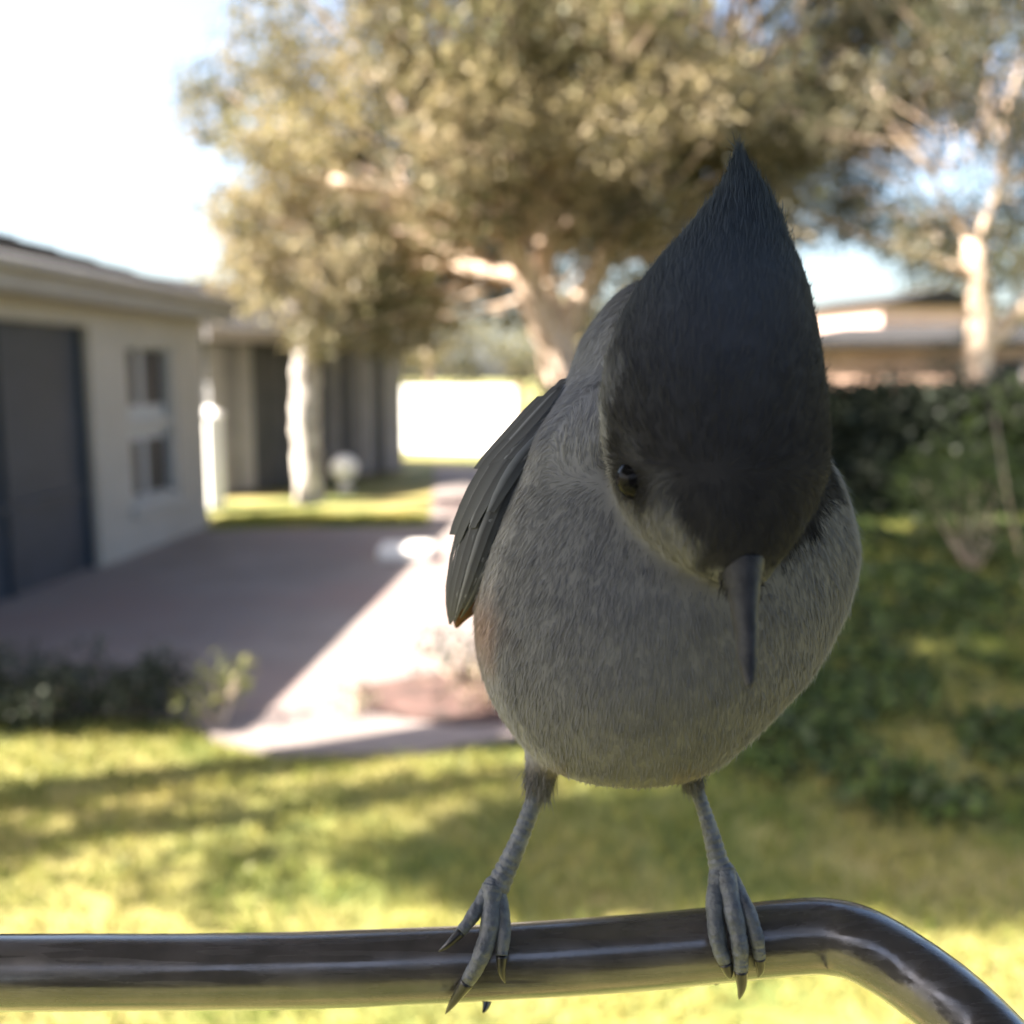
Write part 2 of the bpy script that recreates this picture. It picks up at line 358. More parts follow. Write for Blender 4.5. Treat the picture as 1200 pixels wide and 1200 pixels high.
W5, L5 = wall_frame((12.2, 33), (16.6, 34.2))
boxo('wall', (0, 0, 0), (L5, 6, 4.1), M['pink'], fh, W5)
bm = bmesh.new(); vv = [bm.verts.new(W5 @ Vector(p)) for p in ((-.3, -.3, 4.1), (L5 + .3, -.3, 4.1), (L5 + .3, 6.3, 4.1), (-.3, 6.3, 4.1), (L5 / 2, -.3, 4.7), (L5 / 2, 6.3, 4.7))]
for f in ((0, 1, 4), (2, 3, 5), (1, 2, 5, 4), (3, 0, 4, 5), (3, 2, 1, 0)): bm.faces.new([vv[i] for i in f])
bmobj('roof', bm, M['shingle'], fh)

# ------------------------------------------------------------------ trees
SV = np.array(sv)
def sunlit(cl, targets, extra=.0):
    """prune the boughs that would keep the sun off the given stretches of trunk"""
    out = []
    for c, r in cl:
        ok = True
        for t in targets:
            q = np.array(c) - np.array(t); k = q @ SV
            if k > -.2 and np.linalg.norm(q - SV * k) < r + extra: ok = False; break
        if ok: out.append((c, r))
    return out
TR_OAK = [(.85, 14.2, 1.75), (.7, 14.1, 2.25), (.95, 14.2, 1.5), (.8, 14.2, 2.0), (.65, 14.1, 2.5), (.4, 13.8, 2.95), (.1, 13.5, 3.5)]
TR_LIMB = [(-1.2, 12.9, 4.05), (-1.8, 12.6, 4.15)]
TR_PALE = [(-2.92, 13.95, .4), (-2.9, 13.9, .9), (-2.88, 13.9, 1.45), (-2.62, 15.3, .36)]
TR_RT = [(6.3, 13.5, 1.9), (6.2, 13.45, 2.6), (6.15, 13.4, 3.3), (6.9, 13.3, 2.7)]
WALLT = [(7.5, 21.75, 1.7), (8.0, 21.6, 1.8), (8.5, 21.45, 1.8), (8.1, 21.6, 1.2), (7.8, 21.7, 2.2), (8.4, 21.5, 2.2)]
ALLT = TR_OAK + TR_LIMB + TR_PALE + TR_RT
def ellip_clumps(c, r, n, cr, keep=None):
    out = []
    while len(out) < n:
        d = unit(1)[0]; rad = random.uniform(.25, 1) ** .5
        p = np.array(c) + d * rad * np.array(r)
        if keep and not keep(p): continue
        out.append((p, random.uniform(*cr)))
    return out
def twigs(clumps, root, m, parent, r0=.05, frac=.6):
    bm = bmesh.new()
    for c, r in clumps:
        if random.random() > frac: continue
        a = Vector(root).lerp(Vector(c), .35) + Vector((random.gauss(0, .2), random.gauss(0, .2), random.gauss(0, .2)))
        pts = wob(a, c, 4, .12); tube(bm, pts, [r0 * (1 - .2 * i) for i in range(5)], 5, False)
    return tag(bmobj('twigs', bm, m, parent, True), kind='stuff')

# main oak behind the bird
oak = empty('oak_tree', (.75, 14.2, 0), 'big spreading oak with sunlit forked trunk behind the bird', 'tree')
limb('trunk', (1.05, 14.3, -.1), (.62, 14.1, 2.35), .36, .27, M['bark'], oak, .06, 8, 16)
limb('limb', (.62, 14.1, 2.25), (-.1, 13.4, 3.75), .24, .14, M['bark'], oak, .06)
limb('limb', (-.1, 13.4, 3.7), (-2.2, 12.4, 4.15), .13, .06, M['bark'], oak, .12)
limb('limb', (.66, 14.1, 2.3), (2.0, 13.6, 4.6), .22, .10, M['bark'], oak, .1)
limb('limb', (.6, 14.1, 2.5), (.4, 14.6, 6.2), .18, .07, M['bark'], oak, .15)
limb('limb', (.3, 13.8, 3.1), (-2.2, 14.4, 3.5), .12, .05, M['bark'], oak, .12)
def k_oak(p):
    z, x, y = p[2], p[0], p[1]
    if abs(x - .2) < .9 and z < 3.6 and y < 14.4: return False
    left = -3.8 + .5 * math.sin(z * 2.9)
    return z > 2.35 and x > left
cl = ellip_clumps((-.9, 13.6, 5.0), (3.4, 2.6, 3.0), 135, (.42, .8), k_oak)
cl += ellip_clumps((1.6, 14.2, 5.4), (2.4, 2.4, 2.6), 60, (.45, .8), k_oak)
cl += ellip_clumps((-2.7, 12.9, 3.6), (1.35, .8, 1.5), 34, (.3, .55), lambda p: p[2] > 2.3)
cl = [q for q in cl if q[0][0] > -2.3 or noise.noise(Vector(q[0]) * .95) > -.08]; cl = sunlit(cl, [(-1, 12.2, 0), (-.9, 13.5, 0), (-.9, 15, 0)], -.1); cl = sunlit(cl, TR_OAK, .12); cl = sunlit(cl, TR_LIMB, -.15)
cl += ellip_clumps((-1.9, 15.6, 4.6), (3.3, .9, 2.9), 95, (.35, .7), lambda p: p[2] > 2.75 and p[0] > -4.6 + .55 * math.sin(2.6 * p[2] + 1))
foliage('crown', cl, 900, .12, PAL_OAK, oak)
twigs(cl, (.2, 14, 3.2), M['bark'], oak)

# pale trunk tree
pt = empty('tree', (-2.95, 14.0, 0), 'small tree with pale blotchy straight trunk in front of the dark outbuilding', 'tree')
limb('trunk', (-2.92, 13.95, -.1), (-2.86, 13.9, 2.5), .22, .17, M['pale_bark'], pt, .03, 8, 16)
limb('limb', (-2.86, 13.9, 2.4), (-2.4, 13.6, 3.6), .13, .06, M['pale_bark'], pt, .06)
limb('limb', (-2.86, 13.9, 2.4), (-3.4, 13.6, 3.5), .12, .05, M['pale_bark'], pt, .06)
cl = ellip_clumps((-2.6, 13.6, 2.95), (1.75, 1.1, .85), 34, (.22, .5), lambda p: p[2] > 2.1 + .3 * math.sin(5 * p[0]))
cl = sunlit(cl, TR_PALE + TR_OAK, .05)
foliage('crown', cl, 800, .11, PAL_OAK, pt)

# right tree with sky gaps
rt = empty('tree', (6.3, 13.6, 0), 'tall thin-crowned tree with sunlit orange trunk at right above the hedge', 'tree')
limb('trunk', (6.5, 13.6, -.1), (6.15, 13.4, 3.6), .21, .15, M['bark'], rt, .06, 8, 14)
limb('limb', (6.35, 13.5, 2.1), (7.5, 13.2, 3.4), .13, .08, M['bark'], rt, .05)
limb('limb', (6.15, 13.4, 3.5), (4.6, 13.0, 5.4), .05, .02, M['bark'], rt, .12)
limb('limb', (6.15, 13.4, 3.5), (6.4, 13.0, 6.6), .055, .02, M['bark'], rt, .12)
limb('limb', (6.2, 13.4, 3.1), (3.9, 13.2, 3.9), .08, .03, M['bark'], rt, .12)
def k_rt(p):
    if p[2] < 2.75: return False
    if p[0] < 5.2 and p[2] < 3.25: return False
    return True
cl = ellip_clumps((6.0, 13.4, 5.0), (3.3, 2.0, 2.7), 330, (.2, .4), k_rt)
cl = sunlit(cl, TR_RT, -.08)
cl = [q for q in cl if noise.noise(Vector(q[0]) * .9) > -.12]
cl += ellip_clumps((6.6, 15.2, 5.6), (3.6, .8, 3.0), 120, (.22, .48), lambda p: noise.noise(Vector(p) * .9) > -.1 and p[2] > 3.0 + .25 * math.sin(4 * p[0]) and not (p[0] < 6.0 and p[2] < 3.7))
cl += ellip_clumps((6.0, 12.3, 5.8), (3.0, .5, 1.7), 46, (.2, .38), lambda p: noise.noise(Vector(p) * .9) > -.1)
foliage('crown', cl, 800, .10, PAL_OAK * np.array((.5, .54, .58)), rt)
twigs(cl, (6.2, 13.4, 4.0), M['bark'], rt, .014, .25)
# upper dark crown between the two
ut = empty('oak_tree', (3.4, 16.5, 0), 'dark leaning oak filling the sky above and behind the crest', 'tree')
limb('trunk', (2.9, 16.5, -.1), (3.2, 16.3, 4.2), .25, .18, M['bark'], ut, .08, 8, 14)
cl = ellip_clumps((3.3, 15.6, 7.0), (3.9, 2.4, 3.0), 230, (.4, .75), lambda p: p[2] > 4.3)
cl = sunlit(cl, WALLT, .55)
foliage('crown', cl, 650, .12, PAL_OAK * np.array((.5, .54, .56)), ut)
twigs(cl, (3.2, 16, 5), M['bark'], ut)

# shade tree off to the left: its crown and limbs dapple the lawn
sh = empty('oak_tree', (-4.4, 3.0, 0), 'large oak left of the frame whose crown dapples the lawn', 'tree')
limb('trunk', (-4.6, 2.9, -.1), (-4.2, 4.1, 4.6), .2, .13, M['bark'], sh, .08, 8, 14)
limb('limb', (-4.3, 3.8, 3.4), (-2.4, 3.6, 6.6), .09, .04, M['bark'], sh, .12)
limb('limb', (-4.2, 4.1, 4.5), (-3.4, 5.6, 7.2), .1, .04, M['bark'], sh, .12)
limb('trunk', (-4.5, 2.55, -.1), (-4.3, 3.4, 4.6), .13, .07, M['bark'], sh, .08, 8, 12)
def shade_at(p): q = np.array(p) - SV * (p[2] / SV[2]); return q[0], q[1]
cl = []
while len(cl) < 430:
    gy = random.uniform(3.5, 11.5); gx = random.uniform(0, 6.8); z = random.uniform(5.4, 9.0)
    if gx < np.interp(gy, [3.4, 3.75, 3.92, 4.7, 5.5, 8], [.0, .15, .85, 1.0, 1.15, 1.2]): continue
    p = np.array((gx, gy, 0)) + SV * (z / SV[2])
    if p[2] < 2.7 + .42 * p[1] + .9 + .3: continue
    cl.append((p, random.uniform(.2, .46)))
for i in range(95):
    gy = random.uniform(3.38, 3.85); gx = random.uniform(-.05, 1.9); z = random.uniform(5.6, 7.6)
    cl.append((np.array((gx, gy, 0)) + SV * (z / SV[2]), random.uniform(.16, .34)))
# outlying boughs whose shadows lie in bands across the lawn
for (a, b, wd, k) in (((-2.3, 3.65), (.1, 4.3), .045, 11), ((-1.2, 3.3), (.3, 3.95), .04, 8), ((-2.6, 3.35), (-1.7, 3.5), .05, 4)):
    for i in range(k):
        t = (i + random.random()) / k; z = random.uniform(5.2, 6.6)
        q = np.array((a[0] + (b[0] - a[0]) * t + random.gauss(0, .05), a[1] + (b[1] - a[1]) * t + random.gauss(0, wd), 0)) + SV * (z / SV[2])
        cl.append((q, random.uniform(.09, .17)))
foliage('crown', cl, 1300, .14, PAL_OAK, sh)
twigs(cl, (-4.2, 4.1, 5.0), M['bark'], sh, .012, .3)
cl2 = ellip_clumps((-4.6, 3.3, 2.7), (.9, .35, .45), 7, (.18, .3)) + ellip_clumps((-4.8, 2.75, 3.0), (1.2, .2, .4), 6, (.14, .25))
foliage('crown', cl2, 260, .12, PAL_OAK, sh)

ot = empty('oak_tree', (3.2, 20.2, 0), 'darker tree behind the bird\'s head shading the tan house', 'tree')  # added so that its crown shades the tan house roof and wall
limb('trunk', (3.2, 20.2, -.1), (3.3, 20.1, 4.0), .22, .15, M['bark'], ot, .08, 8, 12)
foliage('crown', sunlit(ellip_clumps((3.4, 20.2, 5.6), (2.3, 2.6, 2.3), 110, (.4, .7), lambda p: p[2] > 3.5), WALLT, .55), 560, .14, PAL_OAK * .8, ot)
# far tree line
for i in range(15):
    x = -32 + i * 5.6 + random.uniform(-1, 1); y = random.uniform(46, 56); h = random.uniform(5, 7.5)
    t = empty('background_tree', (x, y, 0), 'far tree in the line beyond the houses, lost between the nearer crowns', 'tree', 'far trees beyond the houses')
    limb('trunk', (x, y, 0), (x, y, h * .5), .25, .15, M['bark'], t, .1, 6, 8)
    foliage('crown', ellip_clumps((x, y, h * .55), (3.2, 2.2, h * .42), 16, (.9, 1.5)), 90, .4, PAL_OAK * .8, t)

# ------------------------------------------------------------------ hedge, shrubs, plants
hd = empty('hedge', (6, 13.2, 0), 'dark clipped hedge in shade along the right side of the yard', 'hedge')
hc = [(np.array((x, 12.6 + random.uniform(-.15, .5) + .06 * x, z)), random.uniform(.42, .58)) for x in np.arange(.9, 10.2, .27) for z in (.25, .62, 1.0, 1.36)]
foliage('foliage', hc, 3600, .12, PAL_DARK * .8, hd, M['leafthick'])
bm = bmesh.new()
for x in np.arange(1, 9.6, .45): tube(bm, wob((x, 12.9 + .06 * x, 0), (x + .1, 12.8 + .06 * x, 1.0), 3, .05), [.03, .025, .02, .015], 6)
bmobj('stems', bm, M['bark'], hd, True)
def shrub(x, y, r, h, label, pal, n=10, per=900, size=.07, group=None, cr=(.35, .55)):
    s = empty('shrub', (x, y, 0), label, 'shrub', group)
    cl = [(np.array((x + random.uniform(-.6, .6) * r, y + random.uniform(-.6, .6) * r, random.uniform(.15, .85) * h)), r * random.uniform(*cr)) for _ in range(n)]
    foliage('foliage', cl, per, size, pal, s, M['leafthick'])
    bm = bmesh.new()
    for c, _ in cl: tube(bm, wob((x, y, -.02), c, 3, .03 * r), [.007, .006, .004, .003], 5)
    bmobj('stems', bm, M['bark'], s, True)
    return s
shrub(3.5, 6.3, .55, 1.85, 'tall green leafy shrub at the right edge with sunlit leaves', PAL_GREEN, 20, 900, .09, cr=(.3, .45))
shrub(4.3, 9.0, .8, 1.0, 'dark rounded shrub in front of the hedge near the right edge', PAL_GREEN, 12, 800, .08)
shrub(2.8, 9.6, .7, .75, 'lower leafy shrub in front of the hedge beside the bird', PAL_GREEN, 12, 800, .08)
shrub(9.0, 19.4, 1.1, 3.3, 'tall dark shrub added to stand for shade on the tan house at far right', PAL_DARK, 16, 500, .1)  # added dark foliage in place of shaded wall on the right
shrub(6.05, 18.6, .42, 2.5, 'narrow dark shrub added to stand for shade at the left end of the tan house', PAL_DARK, 12, 700, .1)  # added dark foliage in place of the shaded wall end
shrub(5.2, 10.6, .9, 1.2, 'dense shrub against the hedge at far right', PAL_GREEN * .8, 12, 700, .08)
shrub(-1.5, 4.86, .19, .36, 'small sunlit yellow-green shrub at the corner of the driveway', np.array([(.12, .13, .04), (.16, .15, .05), (.09, .1, .03)]), 9, 2600, .05, cr=(.4, .6))
for i, (x, y, r, h, lab) in enumerate([(-2.95, 4.98, .34, .30, 'low dark clump of groundcover at the far left of the driveway edge'), (-2.42, 5.0, .3, .28, 'low dark clump second from the left along the driveway edge'),
                                       (-1.98, 5.03, .26, .26, 'low dark clump next to the sunlit yellow-green shrub'), (-3.5, 4.95, .35, .3, 'low dark clump under the house corner, mostly out of view')][:3]):
    shrub(x, y, r * 1.15, h * 1.15, lab, PAL_DARK, 15, 3000, .055, 'low plants along the driveway edge')
BR = np.array([(.14, .08, .06), (.2, .12, .09), (.1, .07, .05), (.12, .12, .05)])
shrub(-.15, 5.15, .3, .32, 'brownish low shrub in the mulch bed beside the bird', BR, 9, 1500, .05)
shrub(.3, 5.1, .32, .4, 'dark reddish shrub in the mulch bed partly behind the bird', BR * .7, 9, 1500, .05)
shrub(-.35, 5.6, .3, .3, 'dark low shrub at the back of the mulch bed', PAL_DARK, 9, 1500, .05)
shrub(-.85, 5.0, .16, .18, 'tiny green tuft at the left end of the mulch bed', PAL_OAK, 6, 2200, .045)

# dark leaves standing in for dappled tree shade on the right-hand grass
gc = [(.5, 5.2), (.9, 4.3), (1.5, 3.75), (7, 3.6), (9, 12.4), (1.2, 12.4), (.5, 8)]
n = 80000; gy = R.uniform(3.3, 12.4, n); gx = R.uniform(.7, 7.5, n)
dn = np.array([noise.fractal(Vector((a * 1.6, b * 1.2, 5)), 1, 2, 4) for a, b in zip(gx, gy)])
kp = np.array([inpoly(a, b, gc) for a, b in zip(gx, gy)]) & (dn + R.normal(0, .25, n) > .05) & (gx < gy * .62)
gx, gy, dn = gx[kp], gy[kp], dn[kp]; n = len(gx)
Dd = unit(n); Dd[:, 2] = np.abs(Dd[:, 2]) * .6; Dd /= np.linalg.norm(Dd, axis=1)[:, None]
tag(cards('dapple_leaves', np.c_[gx, gy, R.uniform(0, .09, n) * np.clip(.5 + dn, .2, 1)], Dd, R.uniform(.05, .10, n), R.uniform(.03, .055, n), PAL_GREEN[R.integers(4, size=n)] * 1.25 * R.uniform(.7, 1.2, (n, 1)), M['leafthick']), 'patchy dark leaves standing in for dappled shade on the grass', 'ground cover', kind='stuff')

# grass blades
def blades(n, y0, y1, hh):
    y = np.sqrt(R.uniform(y0 ** 2, y1 ** 2, n)); x = R.uniform(-.62, .62, n) * y * 1.05
    keep = np.array([not (inpoly(a, b, drive) or inpoly(a, b, bedp) or (a < -3.7 and b > 4.6)) for a, b in zip(x + R.normal(0, .05, n), y + R.normal(0, .05, n))])
    x, y = x[keep], y[keep]; n = len(x)
    z = np.array([.03 * noise.noise(Vector((a * .9, b * .9, 0))) - .022 for a, b in zip(x, y)])
    tuft = np.array([noise.noise(Vector((a * 5, b * 5, 3))) for a, b in zip(x, y)])
    dry = np.array([noise.noise(Vector((a * 1.7, b * 1.7, 9))) for a, b in zip(x, y)]) * .5 + .5
    D = R.normal(size=(n, 3)) * .45; D[:, 2] = 1; D /= np.linalg.norm(D, axis=1)[:, None]
    g, d_ = np.array((.08, .125, .02)), np.array((.33, .28, .085))
    t = np.clip(dry + R.normal(0, .22, n), 0, 1)[:, None]
    return np.c_[x, y, z], D, hh * (1 + .9 * np.clip(tuft, -.6, 1)) * R.uniform(.6, 1.3, n), R.uniform(.004, .008, n) * (1 + y / 6), (g * (1 - t) + d_ * t) * R.uniform(.8, 1.2, (n, 1))
P, D, Ln, Wd, Q = blades(240000, 2.2, 13, .05)
tag(cards('grass', P, D, Ln, Wd, Q, M['blade']), 'short patchy green and straw-coloured lawn grass', 'grass', kind='stuff')

# ------------------------------------------------------------------ bird feeder: added shading roof, camera body, post, perch rod
fd = empty('bird_feeder', (0, -.05, 0), 'bird feeder with dark bent metal perch rod that the bird stands on', 'bird feeder')
boxo('housing', (-.15, -.17, CH - .13), (.15, -.012, CH + .02), M['housing'], fd, bev=.01)  # unseen; widened to keep light off the bird, top lowered for rod highlight
bm = bmesh.new(); box(bm, (-.28, -.025, CH + .105), (.28, .26, CH + .118), None, .003)  # unseen roof, added to keep the sun off bird and perch
for x in (-.13, .13): box(bm, (x - .006, -.024, CH + .01), (x + .006, -.0125, CH + .106))
bmobj('roof', bm, M['housing'], fd)
bm = bmesh.new(); tube(bm, [(0, -.1, 0), (0, -.1, CH - .1)], .025, 16); bmobj('post', bm, M['housing'], fd, True)
rodp = [(-520, 1160, .062), (-420, 1150, .11), (-300, 1143, .142), (-120, 1141, .150), (0, 1139, .1505), (160, 1139, .151), (320, 1137.5, .151), (480, 1132, .151), (600, 1126, .151), (720, 1118, .151), (850, 1106, .151), (920, 1099, .1505), (968, 1097, .1495), (1010, 1107, .147), (1058, 1134, .144), (1105, 1169, .140), (1150, 1211, .136), (1190, 1256, .131), (1240, 1330, .122), (1290, 1440, .100), (1330, 1540, .07)]
rp = [at(*p) for p in spline(rodp, 7)]
rp = [rp[0] + Vector((.0, -.05, 0))] + rp + [rp[-1] + Vector((-.0, -.05, 0))]
bm = bmesh.new(); tube(bm, rp, .00545, 40)
for v in bm.verts: v.co += noise.noise_vector(v.co * 90) * .00009
rod = bmobj('perch_rod', bm, M['rod'], fd, True)

# ------------------------------------------------------------------ the bird
bird = empty('bird', at(780, 1085, .151), 'small grey crested bird with black forehead facing the camera, head bowed, on the metal rod', 'bird')
def loft(rows, n=56, m=5, smooth=True):
    """rows: picture y, left x, right x, depth of centre, depth half in front, half behind"""
    rw = spline(rows, m); vs, fs = [], []
    for (py, xl, xr, dc, hf, hb) in rw:
        c = at((xl + xr) / 2, py, dc); hw = max((xr - xl) / 2 / F * dc, 2e-4)
        for k in range(n):
            a = 2 * math.pi * k / n; co, si = math.cos(a), math.sin(a)
            # slightly squared section
            vs.append(c + RT * hw * co + FW * (-si * max(hf, 2e-4) if si > 0 else -si * max(hb, 2e-4)))
    nr = len(rw)
    for j in range(nr - 1):
        for k in range(n): fs.append((j * n + k, j * n + (k + 1) % n, (j + 1) * n + (k + 1) % n, (j + 1) * n + k))
    fs.append(tuple(range(n))[::-1]); fs.append(tuple((nr - 1) * n + k for k in range(n)))
    return vs, fs
body_rows = [(330, 745, 850, .153, .003, .004), (345, 722, 872, .153, .008, .01), (365, 704, 895, .1525, .012, .016), (400, 680, 915, .152, .015, .022), (450, 661, 930, .152, .0185, .028), (485, 634, 936, .152, .0215, .031),
             (520, 608, 950, .152, .024, .033), (560, 594, 974, .152, .0255, .034), (600, 580, 988, .152, .027, .035), (650, 564, 996, .152, .028, .035), (700, 557, 985, .152, .0285, .034), (740, 556, 967, .152, .028, .032),
             (780, 562, 943, .152, .027, .029), (820, 577, 908, .152, .0245, .024), (855, 600, 874, .152, .021, .018), (882, 626, 844, .152, .017, .013), (898, 652, 815, .152, .012, .008), (907, 685, 775, .152, .006, .004), (909, 715, 745, .152, .001, .001)]
head_rows = [(176, 863, 866, .146, .0002, .0002), (200, 852, 884, .143, .0014, .0014), (230, 836, 903, .139, .003, .003), (260, 812, 916, .1355, .0052, .0055), (290, 784, 926, .132, .0075, .0085), (320, 758, 937, .129, .0098, .012),
             (350, 738, 945, .1265, .0115, .015), (400, 716, 955, .1245, .0128, .018), (450, 706, 962, .123, .0133, .019), (500, 706, 966, .1225, .0135, .02), (550, 714, 966, .122, .0133, .02),
             (590, 728, 952, .1215, .0125, .02), (620, 748, 936, .121, .0112, .018), (645, 775, 920, .1205, .0095, .014), (665, 805, 905, .120, .0075, .010), (680, 835, 895, .120, .005, .006), (686, 850, 880, .120, .002, .002)]
vs, fs = loft(body_rows); v2, f2 = loft(head_rows)
o = len(vs); vs += v2; fs += [tuple(i + o for i in f) for f in f2]
# rump behind the body
def ellipsoid(c, r, axes, nu=24, nv=14):
    v, f = [], []
    for j in range(nv + 1):
        for i in range(nu):
            th, ph = math.pi * j / nv, 2 * math.pi * i / nu
            v.append(Vector(c) + axes[0] * r[0] * math.sin(th) * math.cos(ph) + axes[1] * r[1] * math.sin(th) * math.sin(ph) + axes[2] * r[2] * math.cos(th))
    for j in range(nv):
        for i in range(nu): f.append((j * nu + i, j * nu + (i + 1) % nu, (j + 1) * nu + (i + 1) % nu, (j + 1) * nu + i))
    return v, f
def add(v, f):
    o = len(vs); vs.extend(v); fs.extend([tuple(i + o for i in q) for q in f])
ta = (FW - UP * .35).normalized(); tb = ta.cross(RT)
add(*ellipsoid(at(775, 680, .185), (.019, .018, .03), (RT, tb, ta)))
# thighs
def thigh(p, q, r0, r1):
    p, q = Vector(p), Vector(q); ax = (q - p); l = ax.length; ax.normalize(); a = ax.cross(FW).normalized(); b = ax.cross(a)
    v, f = [], []; n = 20; m = 8
    for j in range(m + 1):
        t = j / m; r = r0 + (r1 - r0) * t
        for k in range(n): v.append(p + ax * l * t + (a * math.cos(2 * math.pi * k / n) + b * math.sin(2 * math.pi * k / n)) * r)
    for j in range(m):
        for k in range(n): f.append((j * n + k, j * n + (k + 1) % n, (j + 1) * n + (k + 1) % n, (j + 1) * n + k))
    f.append(tuple(range(n))[::-1]); f.append(tuple(m * n + k for k in range(n))); add(v, f)
thigh(at(640, 868, .152), at(631, 934, .1515), .0037, .0016)
thigh(at(806, 885, .152), at(815, 925, .1515), .0029, .0012)
me = bpy.data.meshes.new('body'); me.from_pydata([tuple(v) for v in vs], [], fs); me.update()
tmp = bpy.data.objects.new('tmp', me); C.objects.link(tmp)
md = tmp.modifiers.new('r', 'REMESH'); md.mode = 'VOXEL'; md.voxel_size = .00055
md = tmp.modifiers.new('s', 'SMOOTH'); md.factor = .6; md.iterations = 9
dg = bpy.context.evaluated_depsgraph_get(); dg.update()
bme = bpy.data.meshes.new_from_object(tmp.evaluated_get(dg)); bpy.data.objects.remove(tmp); bme.name = 'body'
nv = len(bme.vertices); co = np.empty(nv * 3); bme.vertices.foreach_get('co', co); co = co.reshape(-1, 3)
no = np.empty(nv * 3); bme.vertices.foreach_get('normal', no); no = no.reshape(-1, 3)
FWn, UPn, RTn, CAMn = map(np.array, (FW, UP, RT, CAM))
def sm(a, b, x): t = np.clip((x - a) / (b - a), 0, 1); return t * t * (3 - 2 * t)
def bcoord(p):
    q = p - CAMn; d = q @ FWn; return 600 + (q @ RTn) / d * F, 600 - (q @ UPn) / d * F, d
def plumage(p, n):
    """albedo of the feathers over the bird, in the bird's own axes (u across, v down, d front to back)"""
    u, v, d = bcoord(p)
    nz = np.array([noise.fractal(Vector(a) * 190, 1, 2, 4) for a in p])
    nz2 = np.array([noise.noise(Vector(a) * 700) for a in p])
    uu = u + nz * 20; vv = v + nz * 16
    pale = np.array((.183, .187, .208)); grey = np.array((.108, .112, .132)); capc = np.array((.040, .045, .060)); black = np.array((.018, .018, .021)); buff = np.array((.24, .13, .08))
    col = np.tile(pale, (len(p), 1))
    def mix(c, w):
        nonlocal col
        col = col * (1 - w[:, None]) + np.array(c) * w[:, None]
    back = sm(.160, .172, d); mix(grey, back)
    # grey nape and neck side, upper body
    mix(grey * 1.25, sm(560, 400, vv) * (1 - back) * .5); mix(np.array((.17, .18, .22)), sm(560, 460, vv) * sm(740, 690, uu) * .8)
    mix((.24, .235, .235), sm(900, 600, vv) * sm(660, 590, uu) * .45)
    mix(buff, np.exp(-((uu - 566) / 26) ** 2 - ((vv - 735) / 42) ** 2) * .55)
    # head
    hd_ = sm(.1405, .136, d) + sm(300, 250, vv) * 1.0; hd_ = np.clip(hd_, 0, 1)
    edge = np.interp(v, [180, 380, 480, 530, 560, 600, 640, 668, 690], [700, 705, 712, 738, 778, 806, 815, 818, 825])
    cap = sm(-16, 16, uu - edge) * hd_ * sm(690, 668, vv)
    redge = np.interp(v, [500, 545, 590, 640, 668], [1200, 1100, 975, 935, 905]); cap *= sm(14, -14, uu - redge)
    mix(pale * .52, hd_ * sm(480, 590, vv) * (1 - cap) * .8)
    mix(capc, cap)
    mix(np.array((.050, .066, .095)), cap * sm(400, 230, vv) * .8)  # bluish haze towards the crest tip, painted into the feather colour
    mix(black, cap * sm(320, 560, vv + .25 * np.abs(u - 860)) * .95)
    # dark lores round the eye
    a = math.radians(52); du, dv = uu - 748, vv - 564
    e1 = (du * math.cos(a) + dv * math.sin(a)) / 54; e2 = (-du * math.sin(a) + dv * math.cos(a)) / 27
    mix(black * .5, np.exp(-(e1 ** 2 + e2 ** 2) ** 2) * hd_)
    # legs' feathering
    mix((.13, .12, .12), sm(880, 908, v) * (np.abs(u - 635) < 30)); mix((.13, .12, .12), sm(890, 912, v) * (np.abs(u - 812) < 24))
    col *= (1 + nz * .10 + nz2 * .03)[:, None]
    return np.clip(col, .004, .8)
bc = plumage(co, no)
a = bme.color_attributes.new('plumage', 'FLOAT_COLOR', 'POINT'); a.data.foreach_set('color', np.c_[bc, np.ones(nv)].ravel())
body = link('body', bme, M['plum'], bird, True)
# soft barbs over the body: short tapering strands lying along the feather flow
bme.calc_loop_triangles(); nt = len(bme.loop_triangles); tv = np.empty(nt * 3, int); bme.loop_triangles.foreach_get('vertices', tv); tv = tv.reshape(-1, 3)
A, B_, C_ = co[tv[:, 0]], co[tv[:, 1]], co[tv[:, 2]]; area = np.linalg.norm(np.cross(B_ - A, C_ - A), axis=1)
NB = 400000
ti = R.choice(nt, NB, p=area / area.sum()); u1, u2 = np.sqrt(R.uniform(size=NB)), R.uniform(size=NB)
w0, w1, w2 = (1 - u1)[:, None], (u1 * (1 - u2))[:, None], (u1 * u2)[:, None]
P = A[ti] * w0 + B_[ti] * w1 + C_[ti] * w2; Nn = no[tv[ti, 0]] * w0 + no[tv[ti, 1]] * w1 + no[tv[ti, 2]] * w2; Nn /= np.linalg.norm(Nn, axis=1)[:, None]
cb = bc[tv[ti, 0]] * w0 + bc[tv[ti, 1]] * w1 + bc[tv[ti, 2]] * w2
pu, pv, pd = bcoord(P)
hw_ = np.clip(sm(.1405, .133, pd) + sm(300, 250, pv), 0, 1)[:, None] * sm(650, 470, pv)[:, None]
crest = np.array(at(864, 150, .149))
flowh = crest - P; flowh /= np.linalg.norm(flowh, axis=1)[:, None]
flowb = -UPn + FWn * .45 + RTn * ((pu - 770) / 1400)[:, None]
fl = flowh * hw_ + flowb * (1 - hw_); fl = fl - Nn * np.sum(fl * Nn, 1)[:, None]; fl /= np.linalg.norm(fl, axis=1)[:, None] + 1e-9
cl_ = np.array([noise.noise_vector(Vector(a) * 420) for a in P])
fl = fl + Nn * np.where(R.uniform(size=(NB, 1)) < .05, .35, R.uniform(.01, .05, (NB, 1))) + cl_ * .10 + R.normal(size=(NB, 3)) * .09; fl /= np.linalg.norm(fl, axis=1)[:, None]
